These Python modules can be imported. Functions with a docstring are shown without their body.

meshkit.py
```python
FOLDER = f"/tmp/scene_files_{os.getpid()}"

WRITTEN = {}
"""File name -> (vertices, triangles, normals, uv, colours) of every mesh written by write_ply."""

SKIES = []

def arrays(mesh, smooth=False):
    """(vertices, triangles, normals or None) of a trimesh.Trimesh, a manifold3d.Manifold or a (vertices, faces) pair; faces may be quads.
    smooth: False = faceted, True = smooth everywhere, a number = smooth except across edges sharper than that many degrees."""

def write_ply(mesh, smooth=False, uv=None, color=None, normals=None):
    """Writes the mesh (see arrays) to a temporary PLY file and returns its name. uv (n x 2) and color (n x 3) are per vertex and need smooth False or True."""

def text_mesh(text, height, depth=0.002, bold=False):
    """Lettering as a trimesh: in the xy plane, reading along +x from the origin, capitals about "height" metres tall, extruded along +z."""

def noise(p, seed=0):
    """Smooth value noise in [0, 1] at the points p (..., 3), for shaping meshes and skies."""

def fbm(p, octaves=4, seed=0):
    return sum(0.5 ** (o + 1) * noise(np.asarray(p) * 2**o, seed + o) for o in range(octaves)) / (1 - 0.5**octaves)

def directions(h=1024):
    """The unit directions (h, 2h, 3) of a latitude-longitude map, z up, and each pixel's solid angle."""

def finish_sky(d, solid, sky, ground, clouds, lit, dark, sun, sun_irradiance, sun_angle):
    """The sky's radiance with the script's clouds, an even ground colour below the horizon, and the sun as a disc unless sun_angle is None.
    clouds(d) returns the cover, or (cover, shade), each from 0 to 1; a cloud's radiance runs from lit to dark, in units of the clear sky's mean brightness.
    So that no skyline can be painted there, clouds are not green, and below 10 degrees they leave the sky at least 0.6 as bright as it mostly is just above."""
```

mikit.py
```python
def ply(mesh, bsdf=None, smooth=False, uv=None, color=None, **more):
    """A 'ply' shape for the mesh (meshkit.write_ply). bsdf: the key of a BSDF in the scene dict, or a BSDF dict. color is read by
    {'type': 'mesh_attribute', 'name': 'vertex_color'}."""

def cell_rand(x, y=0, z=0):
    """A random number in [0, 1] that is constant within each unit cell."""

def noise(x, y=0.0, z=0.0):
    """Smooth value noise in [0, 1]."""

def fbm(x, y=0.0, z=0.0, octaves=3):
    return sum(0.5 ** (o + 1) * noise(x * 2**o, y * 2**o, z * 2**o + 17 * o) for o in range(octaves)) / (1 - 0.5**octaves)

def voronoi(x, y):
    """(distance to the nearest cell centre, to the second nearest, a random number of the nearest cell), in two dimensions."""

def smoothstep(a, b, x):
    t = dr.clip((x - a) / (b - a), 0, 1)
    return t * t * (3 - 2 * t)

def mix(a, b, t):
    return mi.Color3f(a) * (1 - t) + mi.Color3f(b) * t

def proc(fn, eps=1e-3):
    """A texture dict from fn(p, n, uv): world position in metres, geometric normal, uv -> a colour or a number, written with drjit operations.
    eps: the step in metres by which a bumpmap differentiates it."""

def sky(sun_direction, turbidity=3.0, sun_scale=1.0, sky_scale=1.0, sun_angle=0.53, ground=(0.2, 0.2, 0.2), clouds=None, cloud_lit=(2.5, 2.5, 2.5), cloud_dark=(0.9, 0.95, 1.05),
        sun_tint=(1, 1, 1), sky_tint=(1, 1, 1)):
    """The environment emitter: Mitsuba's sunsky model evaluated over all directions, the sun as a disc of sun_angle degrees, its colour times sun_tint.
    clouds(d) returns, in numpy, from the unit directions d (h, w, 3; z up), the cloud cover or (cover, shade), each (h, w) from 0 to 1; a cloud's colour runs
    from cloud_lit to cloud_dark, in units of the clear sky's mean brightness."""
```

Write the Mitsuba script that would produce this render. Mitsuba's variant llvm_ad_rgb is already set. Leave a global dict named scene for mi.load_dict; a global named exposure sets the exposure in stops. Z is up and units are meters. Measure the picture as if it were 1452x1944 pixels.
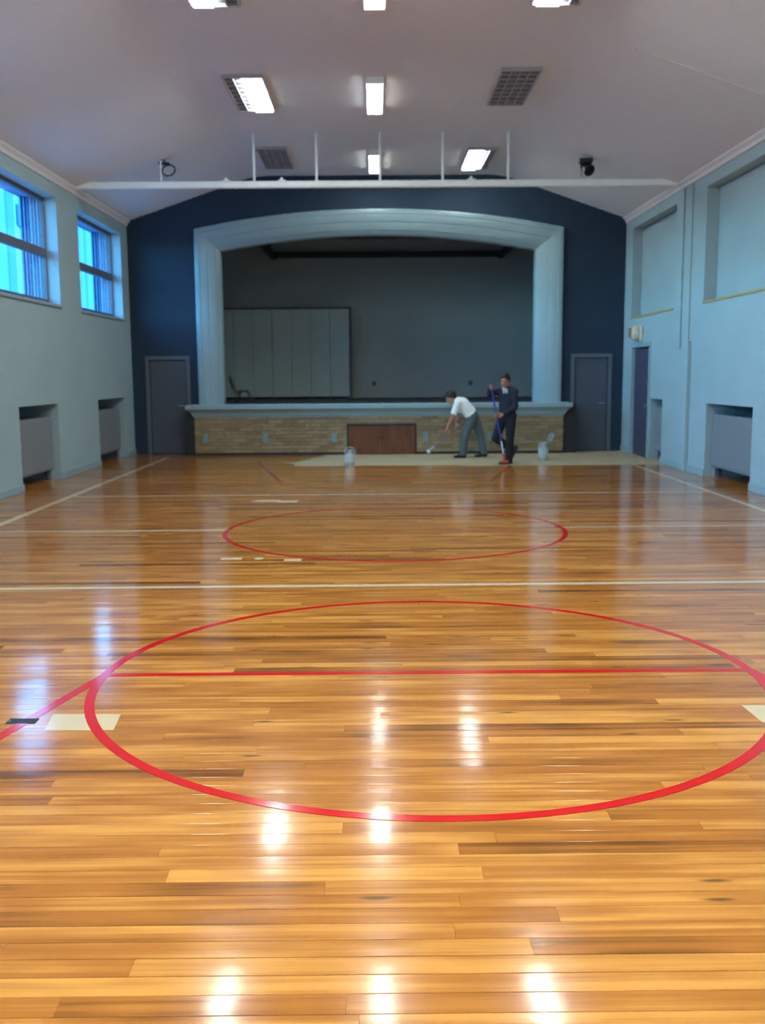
import math, random
import numpy as np, trimesh, shapely
import shapely.geometry as sg
import manifold3d as m3
import drjit as dr, mitsuba as mi
import mikit, meshkit
from mikit import noise, fbm, voronoi, smoothstep, mix, cell_rand

# ------------------------------------------------------------------ camera, sky, exposure
EYE = np.array([0.0, 0.0, 1.62])
PITCH, YAW, ROLL = 0.13716, 0.00584, 0.007156
_f = np.array([math.sin(YAW) * math.cos(PITCH), math.cos(YAW) * math.cos(PITCH), -math.sin(PITCH)])
_r = np.array([math.cos(YAW), -math.sin(YAW), 0.0])
_d = np.cross(_f, _r)
_up = -(_d * math.cos(ROLL) - _r * math.sin(ROLL))
FOV = 2 * math.degrees(math.atan(726 / 1892.86))
T = mi.ScalarTransform4f
scene, labels = {}, {}
scene['camera'] = {'type': 'thinlens', 'fov': FOV, 'fov_axis': 'x', 'aperture_radius': 0.0042, 'focus_distance': 3.6,
                   'to_world': T().look_at(origin=EYE.tolist(), target=(EYE + _f).tolist(), up=_up.tolist())}
exposure = 0.58
LAMP_FAR, LAMP_MID, LAMP_NEXT, LAMP_NEAR = 26.0, 30.0, 42.0, 92.0   # radiance of the fluorescent diffusers: old tubes towards the stage, fresh ones near the camera
LAMP_RGB = (0.90, 1.0, 0.985)
scene['sky'] = mikit.sky((-0.6, 0.1, 0.5), turbidity=3.0, sun_scale=0.0, sky_scale=46.0, ground=(0.25, 0.27, 0.3), sky_tint=(0.30, 0.92, 1.25))

rng = np.random.default_rng(7)
XL, XR, YB, YS, YN = -5.03, 5.13, 20.85, 20.36, -1.9
ZE, ZC = 4.72, 5.60              # eaves and flat ceiling
XFL, XFR = -2.42, 2.58           # edges of the flat middle of the ceiling
ZST = 1.02                       # stage floor

# ------------------------------------------------------------------ helpers
def rgb(r, g, b):
    return [((c / 255) / 12.92 if c / 255 < 0.04045 else ((c / 255 + 0.055) / 1.055) ** 2.4) for c in (r, g, b)]

def tag(key, label=None, cat=None, group=None, kind=None):
    e = labels.setdefault(key, {})
    for k, v in (('label', label), ('category', cat), ('group', group), ('kind', kind)):
        if v: e[k] = v
    return key

def numbered(key):
    if key not in scene and key not in labels: return key
    i = 1
    while f'{key}_{i:03d}' in scene or f'{key}_{i:03d}' in labels: i += 1
    return f'{key}_{i:03d}'

used = {}
def put(key, mesh, mat, smooth=False, **kw):
    """one entry of the scene; a repeated key takes the next number"""
    n = used.get(key, 0); used[key] = n + 1
    k = key if n == 0 else f'{key}_{n:03d}'
    scene[k] = mikit.ply(mesh, mat, smooth=smooth, **kw)
    return k

def thing(name, label, cat, group=None):
    n = used.get('#' + name, 0); used['#' + name] = n + 1
    k = name if n == 0 else f'{name}_{n:03d}'
    return tag(k, label, cat, group)

def cat(*ms):
    return trimesh.util.concatenate([m for m in ms])

def box(x0, x1, y0, y1, z0, z1, bev=0.0):
    a, b = np.minimum([x0, y0, z0], [x1, y1, z1]), np.maximum([x0, y0, z0], [x1, y1, z1])
    if bev <= 0:
        return trimesh.creation.box(bounds=[a, b])
    pts = []
    for k in range(3):
        for s in np.ndindex(2, 2, 2):
            p = np.where(np.array(s) == 0, a + bev, b - bev)
            p[k] = a[k] if s[k] == 0 else b[k]
            pts.append(p)
    return trimesh.convex.convex_hull(np.array(pts))

def mbox(x0, x1, y0, y1, z0, z1):
    return m3.Manifold.cube([x1 - x0, y1 - y0, z1 - z0]).translate([x0, y0, z0])

def tri(m):
    q = m.to_mesh()
    return trimesh.Trimesh(np.array(q.vert_properties[:, :3]), np.array(q.tri_verts), process=False)

def cyl(p0, p1, r0, r1=None, n=20):
    r1 = r0 if r1 is None else r1
    p0, p1 = np.array(p0, float), np.array(p1, float)
    z = p1 - p0; L = np.linalg.norm(z)
    M = trimesh.geometry.align_vectors([0, 0, 1], z / L); M[:3, 3] = p0
    m = tri(m3.Manifold.cylinder(L, r0, r1, n)); m.apply_transform(M)
    return m

def tube(path, r, n=10):
    """a round bar bent along the points"""
    parts = [m3.Manifold.hull_points(np.vstack([sph(a, r, n), sph(b, r, n)])) for a, b in zip(path[:-1], path[1:])]
    return tri(m3.Manifold.batch_boolean(parts, m3.OpType.Add))

def sph(c, r, n=12):
    m = trimesh.creation.uv_sphere(1.0, count=[max(5, n // 2), n])
    return np.array(m.vertices) * r + np.array(c)

def lathe(prof, c, n=32):
    m = trimesh.creation.revolve(np.array(prof, float), sections=n)
    m.apply_translation(c)
    return m

def extrude_xz(poly, y0, y1):
    """a shapely polygon drawn in x and z, given thickness along y"""
    m = trimesh.creation.extrude_polygon(poly, y1 - y0, engine='earcut')
    v = m.vertices.copy()
    m.vertices = np.stack([v[:, 0], y1 - v[:, 2], v[:, 1]], 1)
    return m

# ------------------------------------------------------------------ materials
def mat(name, d):
    scene[name] = d
    return name

def plain(name, col, rough=0.6, metallic=0.0, spec=0.4):
    return mat(name, {'type': 'twosided', 'bsdf': {'type': 'principled', 'base_color': {'type': 'rgb', 'value': list(col)}, 'roughness': rough, 'metallic': metallic, 'specular': spec}})

def mottled(name, col, amp=0.06, scale=1.3, rough=0.7, fine=0.03, spec=0.3):
    c = [float(v) for v in col]
    def fn(p, n, uv):
        t = fbm(p.x * scale, p.y * scale, p.z * scale, 3)
        g = noise(p.x * 45, p.y * 45, p.z * 45)
        return mi.Color3f(c) * (1 + amp * (2 * t - 1) + fine * (2 * g - 1))
    return mat(name, {'type': 'twosided', 'bsdf': {'type': 'principled', 'base_color': mikit.proc(fn), 'roughness': rough, 'specular': spec}})

mottled('wall_paint', (0.265, 0.355, 0.38))
mottled('ceiling_paint', (0.575, 0.55, 0.56), amp=0.05, scale=0.7, rough=0.9)
mottled('blue_paint', (0.0135, 0.030, 0.054), amp=0.12)
mottled('trim_paint', (0.225, 0.325, 0.355), rough=0.45, spec=0.5)
mottled('beam_paint', (0.80, 0.85, 0.84), rough=0.5)
mottled('stage_wall_paint', (0.36, 0.385, 0.36), amp=0.08)
mottled('screen_paint', (0.39, 0.46, 0.44), amp=0.05)
mottled('stage_floor_paint', (0.03, 0.036, 0.04), amp=0.2, rough=0.6)
plain('stage_ceiling_paint', (0.10, 0.095, 0.11), 0.9)
plain('dark_timber', (0.022, 0.022, 0.026), 0.7)
plain('black_metal', (0.015, 0.016, 0.018), 0.45)
plain('niche_dark', (0.035, 0.045, 0.07), 0.9)
plain('radiator_paint', (0.16, 0.175, 0.19), 0.55)
plain('door_grey', (0.058, 0.072, 0.095), 0.6)
plain('frame_grey', (0.08, 0.10, 0.125), 0.6)
plain('door_dark', (0.045, 0.045, 0.075), 0.6)
plain('sash_paint', (0.095, 0.095, 0.115), 0.6)
plain('cladding_blue', (0.045, 0.15, 0.30), 0.7)
plain('cladding_blue_light', (0.085, 0.23, 0.40), 0.7)
plain('cladding_pale', (0.16, 0.36, 0.46), 0.8)
plain('cladding_mid', (0.08, 0.25, 0.38), 0.8)
plain('cladding_light', (0.28, 0.48, 0.54), 0.8)
CLAD = ['cladding_pale', 'cladding_mid', 'cladding_light']
plain('eave_blue', (0.09, 0.17, 0.36), 0.8)
plain('sill_timber', (0.36, 0.25, 0.10), 0.6)
plain('mortar', (0.20, 0.15, 0.09), 0.9)
plain('plate_paint', (0.20, 0.29, 0.285), 0.5)
plain('cream_plastic', (0.52, 0.47, 0.36), 0.45)
plain('tan_plastic', (0.24, 0.18, 0.11), 0.5)
plain('louvre_dark', (0.12, 0.125, 0.15), 0.7)
plain('louvre_blade', (0.36, 0.35, 0.37), 0.6)
plain('steel', (0.50, 0.56, 0.56), 0.32, 0.85)
plain('tin_label', (0.44, 0.52, 0.50), 0.5)
plain('white_cloth', (0.80, 0.85, 0.83), 0.9)
plain('grey_trousers', (0.085, 0.115, 0.125), 0.9)
plain('navy_cloth', (0.012, 0.016, 0.030), 0.85)
plain('dark_cloth', (0.012, 0.013, 0.017), 0.9)
plain('light_collar', (0.42, 0.46, 0.50), 0.9)
plain('skin', (0.42, 0.17, 0.115), 0.55)
plain('hair', (0.013, 0.011, 0.010), 0.6)
plain('shoe', (0.02, 0.018, 0.018), 0.5)
plain('pole_blue', (0.03, 0.04, 0.27), 0.35)
plain('pole_white', (0.62, 0.66, 0.70), 0.35)
plain('pole_red', (0.42, 0.05, 0.04), 0.5)
plain('pole_grey', (0.13, 0.14, 0.20), 0.4)
plain('pad_white', (0.62, 0.58, 0.50), 0.95)
plain('eye_white', (0.7, 0.7, 0.68), 0.4)
scene['glass'] = {'type': 'thindielectric', 'int_ior': 1.5}
scene['diffuser'] = {'type': 'diffuse', 'reflectance': {'type': 'rgb', 'value': [0.8, 0.8, 0.8]}}

def gloss(name, tex, alpha=0.016):
    return mat(name, {'type': 'roughplastic', 'diffuse_reflectance': tex, 'int_ior': 1.5, 'alpha': alpha, 'distribution': 'ggx', 'nonlinear': True})

def wood_fn(p, n, uv):
    """varnished strip timber: uv carries each board's own tone and seed"""
    s = uv.y * 57
    g1 = fbm(p.x * 1.1 + s, p.y * 42 + s * 3, s, 3)
    g2 = noise(p.x * 5 + s * 2, p.y * 380, s)
    g3 = fbm(p.x * 3.2 + s, p.y * 9, s + 4, 2)
    t = dr.clip(uv.x + (g1 - 0.5) * 0.72 + (g2 - 0.5) * 0.16 + (g3 - 0.5) * 0.6, 0, 1)
    c = mix([0.265, 0.090, 0.015], [0.555, 0.233, 0.037], smoothstep(0.0, 0.5, t))
    c = mix(c, [0.76, 0.435, 0.108], smoothstep(0.45, 1.0, t))
    d, _, w = voronoi(p.x * 1.5 + s, p.y * 7 + s)
    knot = dr.select(w > 0.88, 1 - smoothstep(0.02, 0.11, d), 0)
    return mix(c, [0.13, 0.05, 0.015], knot * 0.7)
gloss('varnished_wood', mikit.proc(wood_fn))

def bare_fn(p, n, uv):
    s = uv.y * 57
    g = fbm(p.x * 1.4 + s, p.y * 40 + s, s, 3)
    return mix([0.60, 0.49, 0.32], [0.80, 0.70, 0.50], dr.clip(uv.x * 0.6 + g * 0.6, 0, 1))
mat('bare_wood', {'type': 'roughplastic', 'diffuse_reflectance': mikit.proc(bare_fn), 'alpha': 0.45, 'nonlinear': True})
gloss('line_red', {'type': 'rgb', 'value': [0.70, 0.012, 0.016]})
gloss('line_white', {'type': 'rgb', 'value': [0.74, 0.68, 0.54]})
gloss('line_worn', {'type': 'rgb', 'value': [0.84, 0.70, 0.50]})
gloss('line_worn_red', {'type': 'rgb', 'value': [0.50, 0.085, 0.03]})
gloss('line_beige', {'type': 'rgb', 'value': [0.74, 0.62, 0.42]})
gloss('cupboard_wood', mikit.proc(lambda p, n, uv: mix([0.19, 0.052, 0.012], [0.40, 0.13, 0.029], fbm(p.x * 22, p.y * 22, p.z * 2.2, 3))), 0.25)
def brick_mat(name, c):
    return mottled(name, c, amp=0.16, scale=9, rough=0.9, fine=0.12)
BRICKS = [brick_mat(f'brick_tone_{w}', c) for w, c in (('sand', (0.285, 0.212, 0.117)), ('tan', (0.245, 0.173, 0.092)), ('buff', (0.315, 0.238, 0.133)))]

# ------------------------------------------------------------------ room shell
WIN_L = [(1.3, 4.1), (5.35, 8.15), (9.4, 12.2), (13.45, 16.3), (17.45, 20.3)]
NICHE_L = [(14.15, 15.9), (18.2, 20.12)]
REC_R = [(13.0, 15.85), (17.42, 20.3)]
NICHE_R = [(13.6, 15.53), (17.93, 18.72)]
ZW0, ZW1, ZNI = 2.75, 4.42, 1.2
DOOR_R = (18.85, 20.07, 2.11)

wl = mbox(XL - 0.30, XL, YN - 0.3, YB + 0.3, 0, ZE + 0.2) + mbox(XL - 1.10, XL - 0.29, YN - 0.3, YB + 0.3, 0, 1.45)
for a, b in WIN_L: wl -= mbox(XL - 1, XL + 1, a, b, ZW0, ZW1)
for a, b in NICHE_L: wl -= mbox(XL - 0.95, XL + 1, a, b, -1, ZNI)
tag(put('wall_left', tri(wl), 'wall_paint'), 'pale blue painted wall with high windows on the left', kind='structure')
wr = mbox(XR, XR + 1.10, YN - 0.3, YB + 0.3, 0, ZE + 0.2)
for a, b in REC_R: wr -= mbox(XR - 1, XR + 0.22, a, b, 2.68, 4.45)
for a, b in NICHE_R: wr -= mbox(XR - 1, XR + 0.95, a, b, -1, 1.14)
wr -= mbox(XR - 1, XR + 0.30, DOOR_R[0], DOOR_R[1], -1, DOOR_R[2])
tag(put('wall_right', tri(wr), 'wall_paint'), 'pale blue painted wall with blanked windows on the right', kind='structure')
for a, b in REC_R:
    tag(put('wall_right__infill_panel', box(XR + 0.19, XR + 0.218, a + 0.01, b - 0.01, 2.70, 4.44), 'wall_paint'))
    tag(put('wall_right__window_sill', box(XR - 0.02, XR + 0.19, a, b, 2.68, 2.715, 0.004), 'sill_timber'), 'tan timber sill')

# stage end wall with the proscenium opening
outer0 = [(-3.66, ZST), (-3.66, 4.56)]
def arc(xa, za, xm, zm, xb, zb, n=41):
    A = np.array([[2 * xa, 2 * za, 1], [2 * xm, 2 * zm, 1], [2 * xb, 2 * zb, 1]])
    cx, cz, k = np.linalg.solve(A, [xa ** 2 + za ** 2, xm ** 2 + zm ** 2, xb ** 2 + zb ** 2])
    r = math.sqrt(k + cx * cx + cz * cz)
    t = np.linspace(math.atan2(za - cz, xa - cx), math.atan2(zb - cz, xb - cx), n)
    return np.stack([cx + r * np.cos(t), cz + r * np.sin(t)], 1)
ARC_O = arc(-3.66, 4.56, 0.08, 4.94, 3.84, 4.55)
ARC_I = arc(-3.16, 4.14, 0.07, 4.44, 3.295, 4.13)
open_poly = sg.Polygon([(-3.16, ZST), *map(tuple, ARC_I), (3.295, ZST)]).buffer(0.0)
wall_poly = sg.Polygon([(XL, 0), (XL, ZE), (XFL, ZC), (XFR, ZC), (XR, ZE), (XR, 0)])
DOORS_B = [(-4.70, -3.89, 1.97), (4.10, 4.84, 1.96)]
wp = wall_poly.difference(open_poly.buffer(0.14).union(sg.box(-3.16, ZST - 0.2, 3.295, ZST + 0.1)))
for a, b, h in DOORS_B: wp = wp.difference(sg.box(a, -1, b, h))
tag(put('wall_back', extrude_xz(wp, YB, YB + 0.3), 'blue_paint'), 'dark blue end wall around the stage opening', kind='structure')
tag(put('wall_front', extrude_xz(wall_poly, YN - 0.3, YN), 'wall_paint'), 'pale end wall behind the camera', kind='structure')
def rounded(x):
    z = np.minimum(ZC, np.minimum(ZE + (x - XL) * (ZC - ZE) / (XFL - XL), ZE + (XR - x) * (ZC - ZE) / (XR - XFR)))
    return z
_x = np.linspace(XL, XR, 121)
_z = np.array([np.mean(rounded(np.clip(x + np.linspace(-1, 1, 41) * min(0.32, x - XL, XR - x), XL, XR))) for x in _x])
sec = list(zip(_x.tolist(), _z.tolist()))
cp = sg.Polygon(sec + [(x, z + 0.2) for x, z in sec[::-1]])
tag(put('ceiling', extrude_xz(cp, YN - 0.3, YB + 0.3), 'ceiling_paint', 30), 'pale ceiling, flat in the middle and sloping to both sides', kind='structure')
_sl = [(x, z) for x, z in sec if 3.05 < x < 4.9]
put('ceiling__cover_batten', extrude_xz(sg.Polygon([(x, z - 0.010) for x, z in _sl] + [(x, z + 0.01) for x, z in _sl[::-1]]), 12.39, 12.45), 'ceiling_paint', 30)
# cornices, skirting
for side, x0, s in (('left', XL, 1), ('right', XR, -1)):
    prof = sg.Polygon([(x0, ZE - 0.09), (x0 + s * 0.02, ZE - 0.09), (x0 + s * 0.03, ZE - 0.04), (x0 + s * 0.075, ZE + 0.0), (x0 + s * 0.075, ZE + 0.035), (x0, ZE + 0.01)])
    n = 1 if side == 'left' else 2
    tag(put(f'trim_{n}', extrude_xz(prof, YN, YB), 'ceiling_paint'), f'cornice along the top of the {side} wall', kind='structure')
def runs(cuts, a, b):
    out, y = [], a
    for c, d in sorted(cuts):
        if c > y: out.append((y, c))
        y = max(y, d)
    return out + [(y, b)]
tag(put('baseboard_left', cat(*[box(XL, XL + 0.022, a, b, 0, 0.11, 0.004) for a, b in runs(NICHE_L, YN, YB)]), 'trim_paint'), 'pale skirting board along the left wall', kind='structure')
tag(put('baseboard_right', cat(*[box(XR - 0.022, XR, a, b, 0, 0.11, 0.004) for a, b in runs(NICHE_R + [(DOOR_R[0] - 0.09, DOOR_R[1] + 0.09)], YN, YB)]), 'trim_paint'), 'pale skirting board along the right wall', kind='structure')

# windows of the left wall, with the outside buttresses and eave that show through them
for i, (a, b) in enumerate(WIN_L[::-1]):
    w = f'window_{i + 1}'
    where = ['window nearest the stage', 'second window from the stage', 'third window from the stage', 'fourth window from the stage', 'fifth window from the stage'][i]
    x0, x1, zm = XL - 0.25, XL - 0.19, 3.56
    fr = mbox(x0, x1, a, b, ZW0, ZW1) - mbox(x0 - 1, x1 + 1, a + 0.04, b - 0.04, ZW0 + 0.09, ZW1 - 0.06)
    tag(put(f'{w}', tri(fr), 'sash_paint'), f'tall two-sash {where}, blue daylight behind', kind='structure')
    put(f'{w}__transom', box(x0 - 0.01, x1 + 0.02, a + 0.04, b - 0.04, zm - 0.065, zm + 0.065, 0.006), 'sash_paint')
    put(f'{w}__pane', box(x0 + 0.03, x0 + 0.034, a + 0.04, b - 0.04, ZW0 + 0.09, zm - 0.065).slice_plane([x0 + 0.032, 0, 0], [-1, 0, 0]), 'glass')
    put(f'{w}__pane', box(x0 + 0.03, x0 + 0.034, a + 0.04, b - 0.04, zm + 0.065, ZW1 - 0.06).slice_plane([x0 + 0.032, 0, 0], [-1, 0, 0]), 'glass')
    put(f'{w}__sill', box(XL - 0.19, XL + 0.035, a - 0.03, b + 0.03, ZW0 - 0.045, ZW0, 0.006), 'trim_paint')
for a, b in zip([w[1] for w in WIN_L], [w[0] for w in WIN_L[1:]] + [21.2]):
    k = put('wall_left__buttress', box(XL - 0.57, XL - 0.30, a + 0.02, b - 0.02, 0, 4.75), 'cladding_blue')
    for j in range(6):
        x = XL - 0.565 + j * 0.052
        put(k + '__cladding_rib', box(x, x + 0.024, a - 0.03, a + 0.02, 0, 4.44, 0.005), 'cladding_blue_light' if j % 2 else 'cladding_blue')
put('wall_left__eave', box(XL - 0.60, XL - 0.30, YN, YB + 0.3, 4.44, 4.60), 'eave_blue')
k = thing('neighbouring_building', 'pale clad building seen outside through the left windows', 'building')
put(k + '__wall', box(-19.0, -17.05, 47.6, 82, 0, 10.7), 'cladding_pale')
yy = 47.6
while yy < 82:
    w_ = rng.uniform(0.5, 1.3)
    put(k + '__cladding_panel', box(-17.06, -17.0 + rng.uniform(-0.03, 0.05), yy + 0.03, yy + w_ - 0.03, 0, 10.6, 0.01), CLAD[rng.integers(3)])
    yy += w_
put(k + '__window', box(-16.99, -16.90, 48.9, 52.2, 8.75, 9.75, 0.02), 'cladding_blue')
put(k + '__roof_edge', box(-19.0, -16.9, 47.5, 82, 10.7, 10.85, 0.02), 'cladding_pale')

# doors
for i, (a, b, h) in enumerate(DOORS_B):
    d = f'door_{i + 1}'
    side = 'left' if i == 0 else 'right'
    tag(put(d, box(a + 0.03, b - 0.03, YB + 0.03, YB + 0.07, 0.01, h - 0.03, 0.003), 'door_grey'), f'plain grey door to the {side} of the stage', kind='structure')
    fr = mbox(a - 0.055, b + 0.055, YB - 0.02, YB + 0.05, 0, h + 0.055) - mbox(a + 0.02, b - 0.02, YB - 1, YB + 1, -1, h - 0.02)
    put(d + '__frame', tri(fr), 'frame_grey')
    hx = b - 0.10 if i == 0 else b - 0.10
    put(d + '__handle', cat(cyl((hx, YB + 0.04, 1.0), (hx, YB - 0.03, 1.0), 0.011), cyl((hx + 0.01, YB - 0.03, 1.0), (hx - 0.10, YB - 0.03, 1.0), 0.009)), 'steel', 40)
    put(d + '__backing', box(a, b, YB + 0.2, YB + 0.3, 0, h), 'niche_dark')
a, b, h = DOOR_R
tag(put('door_3', box(XR + 0.03, XR + 0.075, a + 0.04, b - 0.04, 0.01, h - 0.04, 0.003), 'door_dark'), 'dark door recessed in the right wall below the cream fitting', kind='structure')
fr = mbox(XR - 0.02, XR + 0.20, a - 0.08, b + 0.08, 0, h + 0.08) - mbox(XR - 1, XR + 1, a, b, -1, h)
fr = fr - mbox(XR, XR + 1, a - 1, a, -1, 9) - mbox(XR, XR + 1, b, b + 1, -1, 9) - mbox(XR, XR + 1, a - 1, b + 1, h, 9)
put('door_3__frame', tri(fr), 'trim_paint')
put('door_3__handle', cyl((XR + 0.035, a + 0.15, 1.0), (XR - 0.035, a + 0.15, 1.0), 0.02), 'steel', 40)

# ------------------------------------------------------------------ floor of strip boards
tag(put('floor', box(XL - 1.05, XR + 1.05, YN - 0.3, YB + 0.5, -0.08, -0.012), 'dark_timber'), 'varnished hardwood strip floor with painted court lines', kind='structure')
W = 0.085
def plank(x0, x1, yc, tone, seed, r):
    t = r.normal(0, 0.0042) * (W / 2)
    c = r.normal(0.00003, 0.00011)
    e, g = 0.0011, 0.0006
    prof = np.array([[-W / 2 + g, -0.012], [-W / 2 + g, -0.0010 - t], [-W / 2 + g + e, -t], [0, c], [W / 2 - g - e, t], [W / 2 - g, t - 0.0010], [W / 2 - g, -0.012]])
    n = len(prof)
    v = np.vstack([np.column_stack([np.full(n, x), yc + prof[:, 0], prof[:, 1]]) for x in (x0 + 0.0003, x1 - 0.0003)])
    f = []
    for i in range(n - 1): f += [[i, n + i, n + i + 1], [i, n + i + 1, i + 1]]
    return v, np.array(f), np.tile([tone, seed], (2 * n, 1))

def bare_from(y, r):
    """the x from which the boards of a row are still uncoated, or None"""
    if y < 17.66: return None
    if y < 17.80: return 1.5 + r.normal(0, 0.25)
    if y < 18.00: return -1.45 + r.normal(0, 0.12)
    return np.interp(y, [18.0, 18.4, 19.7, 20.35], [-1.5, -1.52, -1.2, -1.0]) + r.normal(0, 0.07)
PATCHES = [(-1.55, -1.25, 12.88, 13.0), (-1.28, -1.0, 12.76, 12.90), (-1.38, -1.24, 8.75, 8.83), (-1.08, -0.98, 8.75, 8.83), (-0.80, -0.66, 8.66, 8.76)]
boards = []
pr = np.random.default_rng(21)
row, y = 0, YN + W / 2
while y < YB:
    x = XL - 0.95 - pr.uniform(0, 1.6)
    while x < XR + 0.95:
        L = pr.uniform(0.7, 3.0)
        x0, x1 = max(x, XL - 0.95), min(x + L, XR + 0.95)
        tone = np.clip(0.22 + 0.66 * pr.beta(4.5, 3.2), 0, 1) if pr.random() > 0.08 else pr.uniform(0.15, 0.38)
        seed = pr.random()
        x += L
        if x1 <= x0 + 0.02: continue
        cuts = []
        bx = bare_from(y, pr)
        if bx is not None: cuts.append((bx, 99))
        for p0, p1, q0, q1 in PATCHES:
            if q0 - W / 2 < y < q1: cuts.append((p0 + pr.normal(0, 0.03), p1 + pr.normal(0, 0.03)))
        segs = [(x0, x1, False)]
        for c0, c1 in cuts:
            new = []
            for s0, s1, bare in segs:
                if bare or c1 <= s0 or c0 >= s1: new.append((s0, s1, bare)); continue
                if c0 > s0: new.append((s0, c0, False))
                new.append((max(s0, c0), min(s1, c1), True))
                if c1 < s1: new.append((c1, s1, False))
            segs = new
        for s0, s1, bare in segs:
            if s1 - s0 > 0.01: boards.append((s0, s1, y, tone, seed, bare))
    y += W; row += 1
def in_view(b):
    m = 0.40 * b[2]
    return b[2] > 1.75 and b[1] > -m and b[0] < m
order = sorted([i for i, b in enumerate(boards) if in_view(b) and not b[5]], key=lambda i: boards[i][2])
single = set(order[:300])
rest = {False: [], True: []}
for i, b in enumerate(boards):
    v, f, uv = plank(*b[:5], pr)
    if i in single: put('floor__plank', (v, f), 'varnished_wood', uv=uv)
    else: rest[b[5]].append((v, f, uv))
for bare, key, m in ((False, 'floor__far_planks', 'varnished_wood'), (True, 'floor__uncoated_planks', 'bare_wood')):
    off = np.cumsum([0] + [len(q[0]) for q in rest[bare]])
    put(key, (np.vstack([q[0] for q in rest[bare]]), np.vstack([q[1] + o for q, o in zip(rest[bare], off)])), m, uv=np.vstack([q[2] for q in rest[bare]]))
    tag(key, kind='stuff')
tag('floor__uncoated_planks', 'pale bare timber strip not yet varnished, below the stage')

# painted court lines: thin films of paint on the boards
ZP = 0.0018
def strip(p, q, w):
    p, q = np.array(p, float), np.array(q, float)
    d = (q - p) / np.linalg.norm(q - p); n = np.array([-d[1], d[0]]) * w / 2
    return trimesh.creation.extrude_polygon(sg.Polygon([p + n, q + n, q - n, p - n]), 0.003, engine='earcut').apply_translation([0, 0, ZP - 0.003])
def ring(c, r, w):
    t = np.linspace(0, 2 * math.pi, 161)[:-1]
    po = sg.Polygon(np.stack([c[0] + (r + w / 2) * np.cos(t), c[1] + (r + w / 2) * np.sin(t)], 1), [np.stack([c[0] + (r - w / 2) * np.cos(t), c[1] + (r - w / 2) * np.sin(t)], 1)])
    return trimesh.creation.extrude_polygon(po, 0.003, engine='earcut').apply_translation([0, 0, ZP - 0.003])
CX = 0.27
def line(key, mesh, m, label): tag(put('floor__' + key, mesh, m), label)
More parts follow.
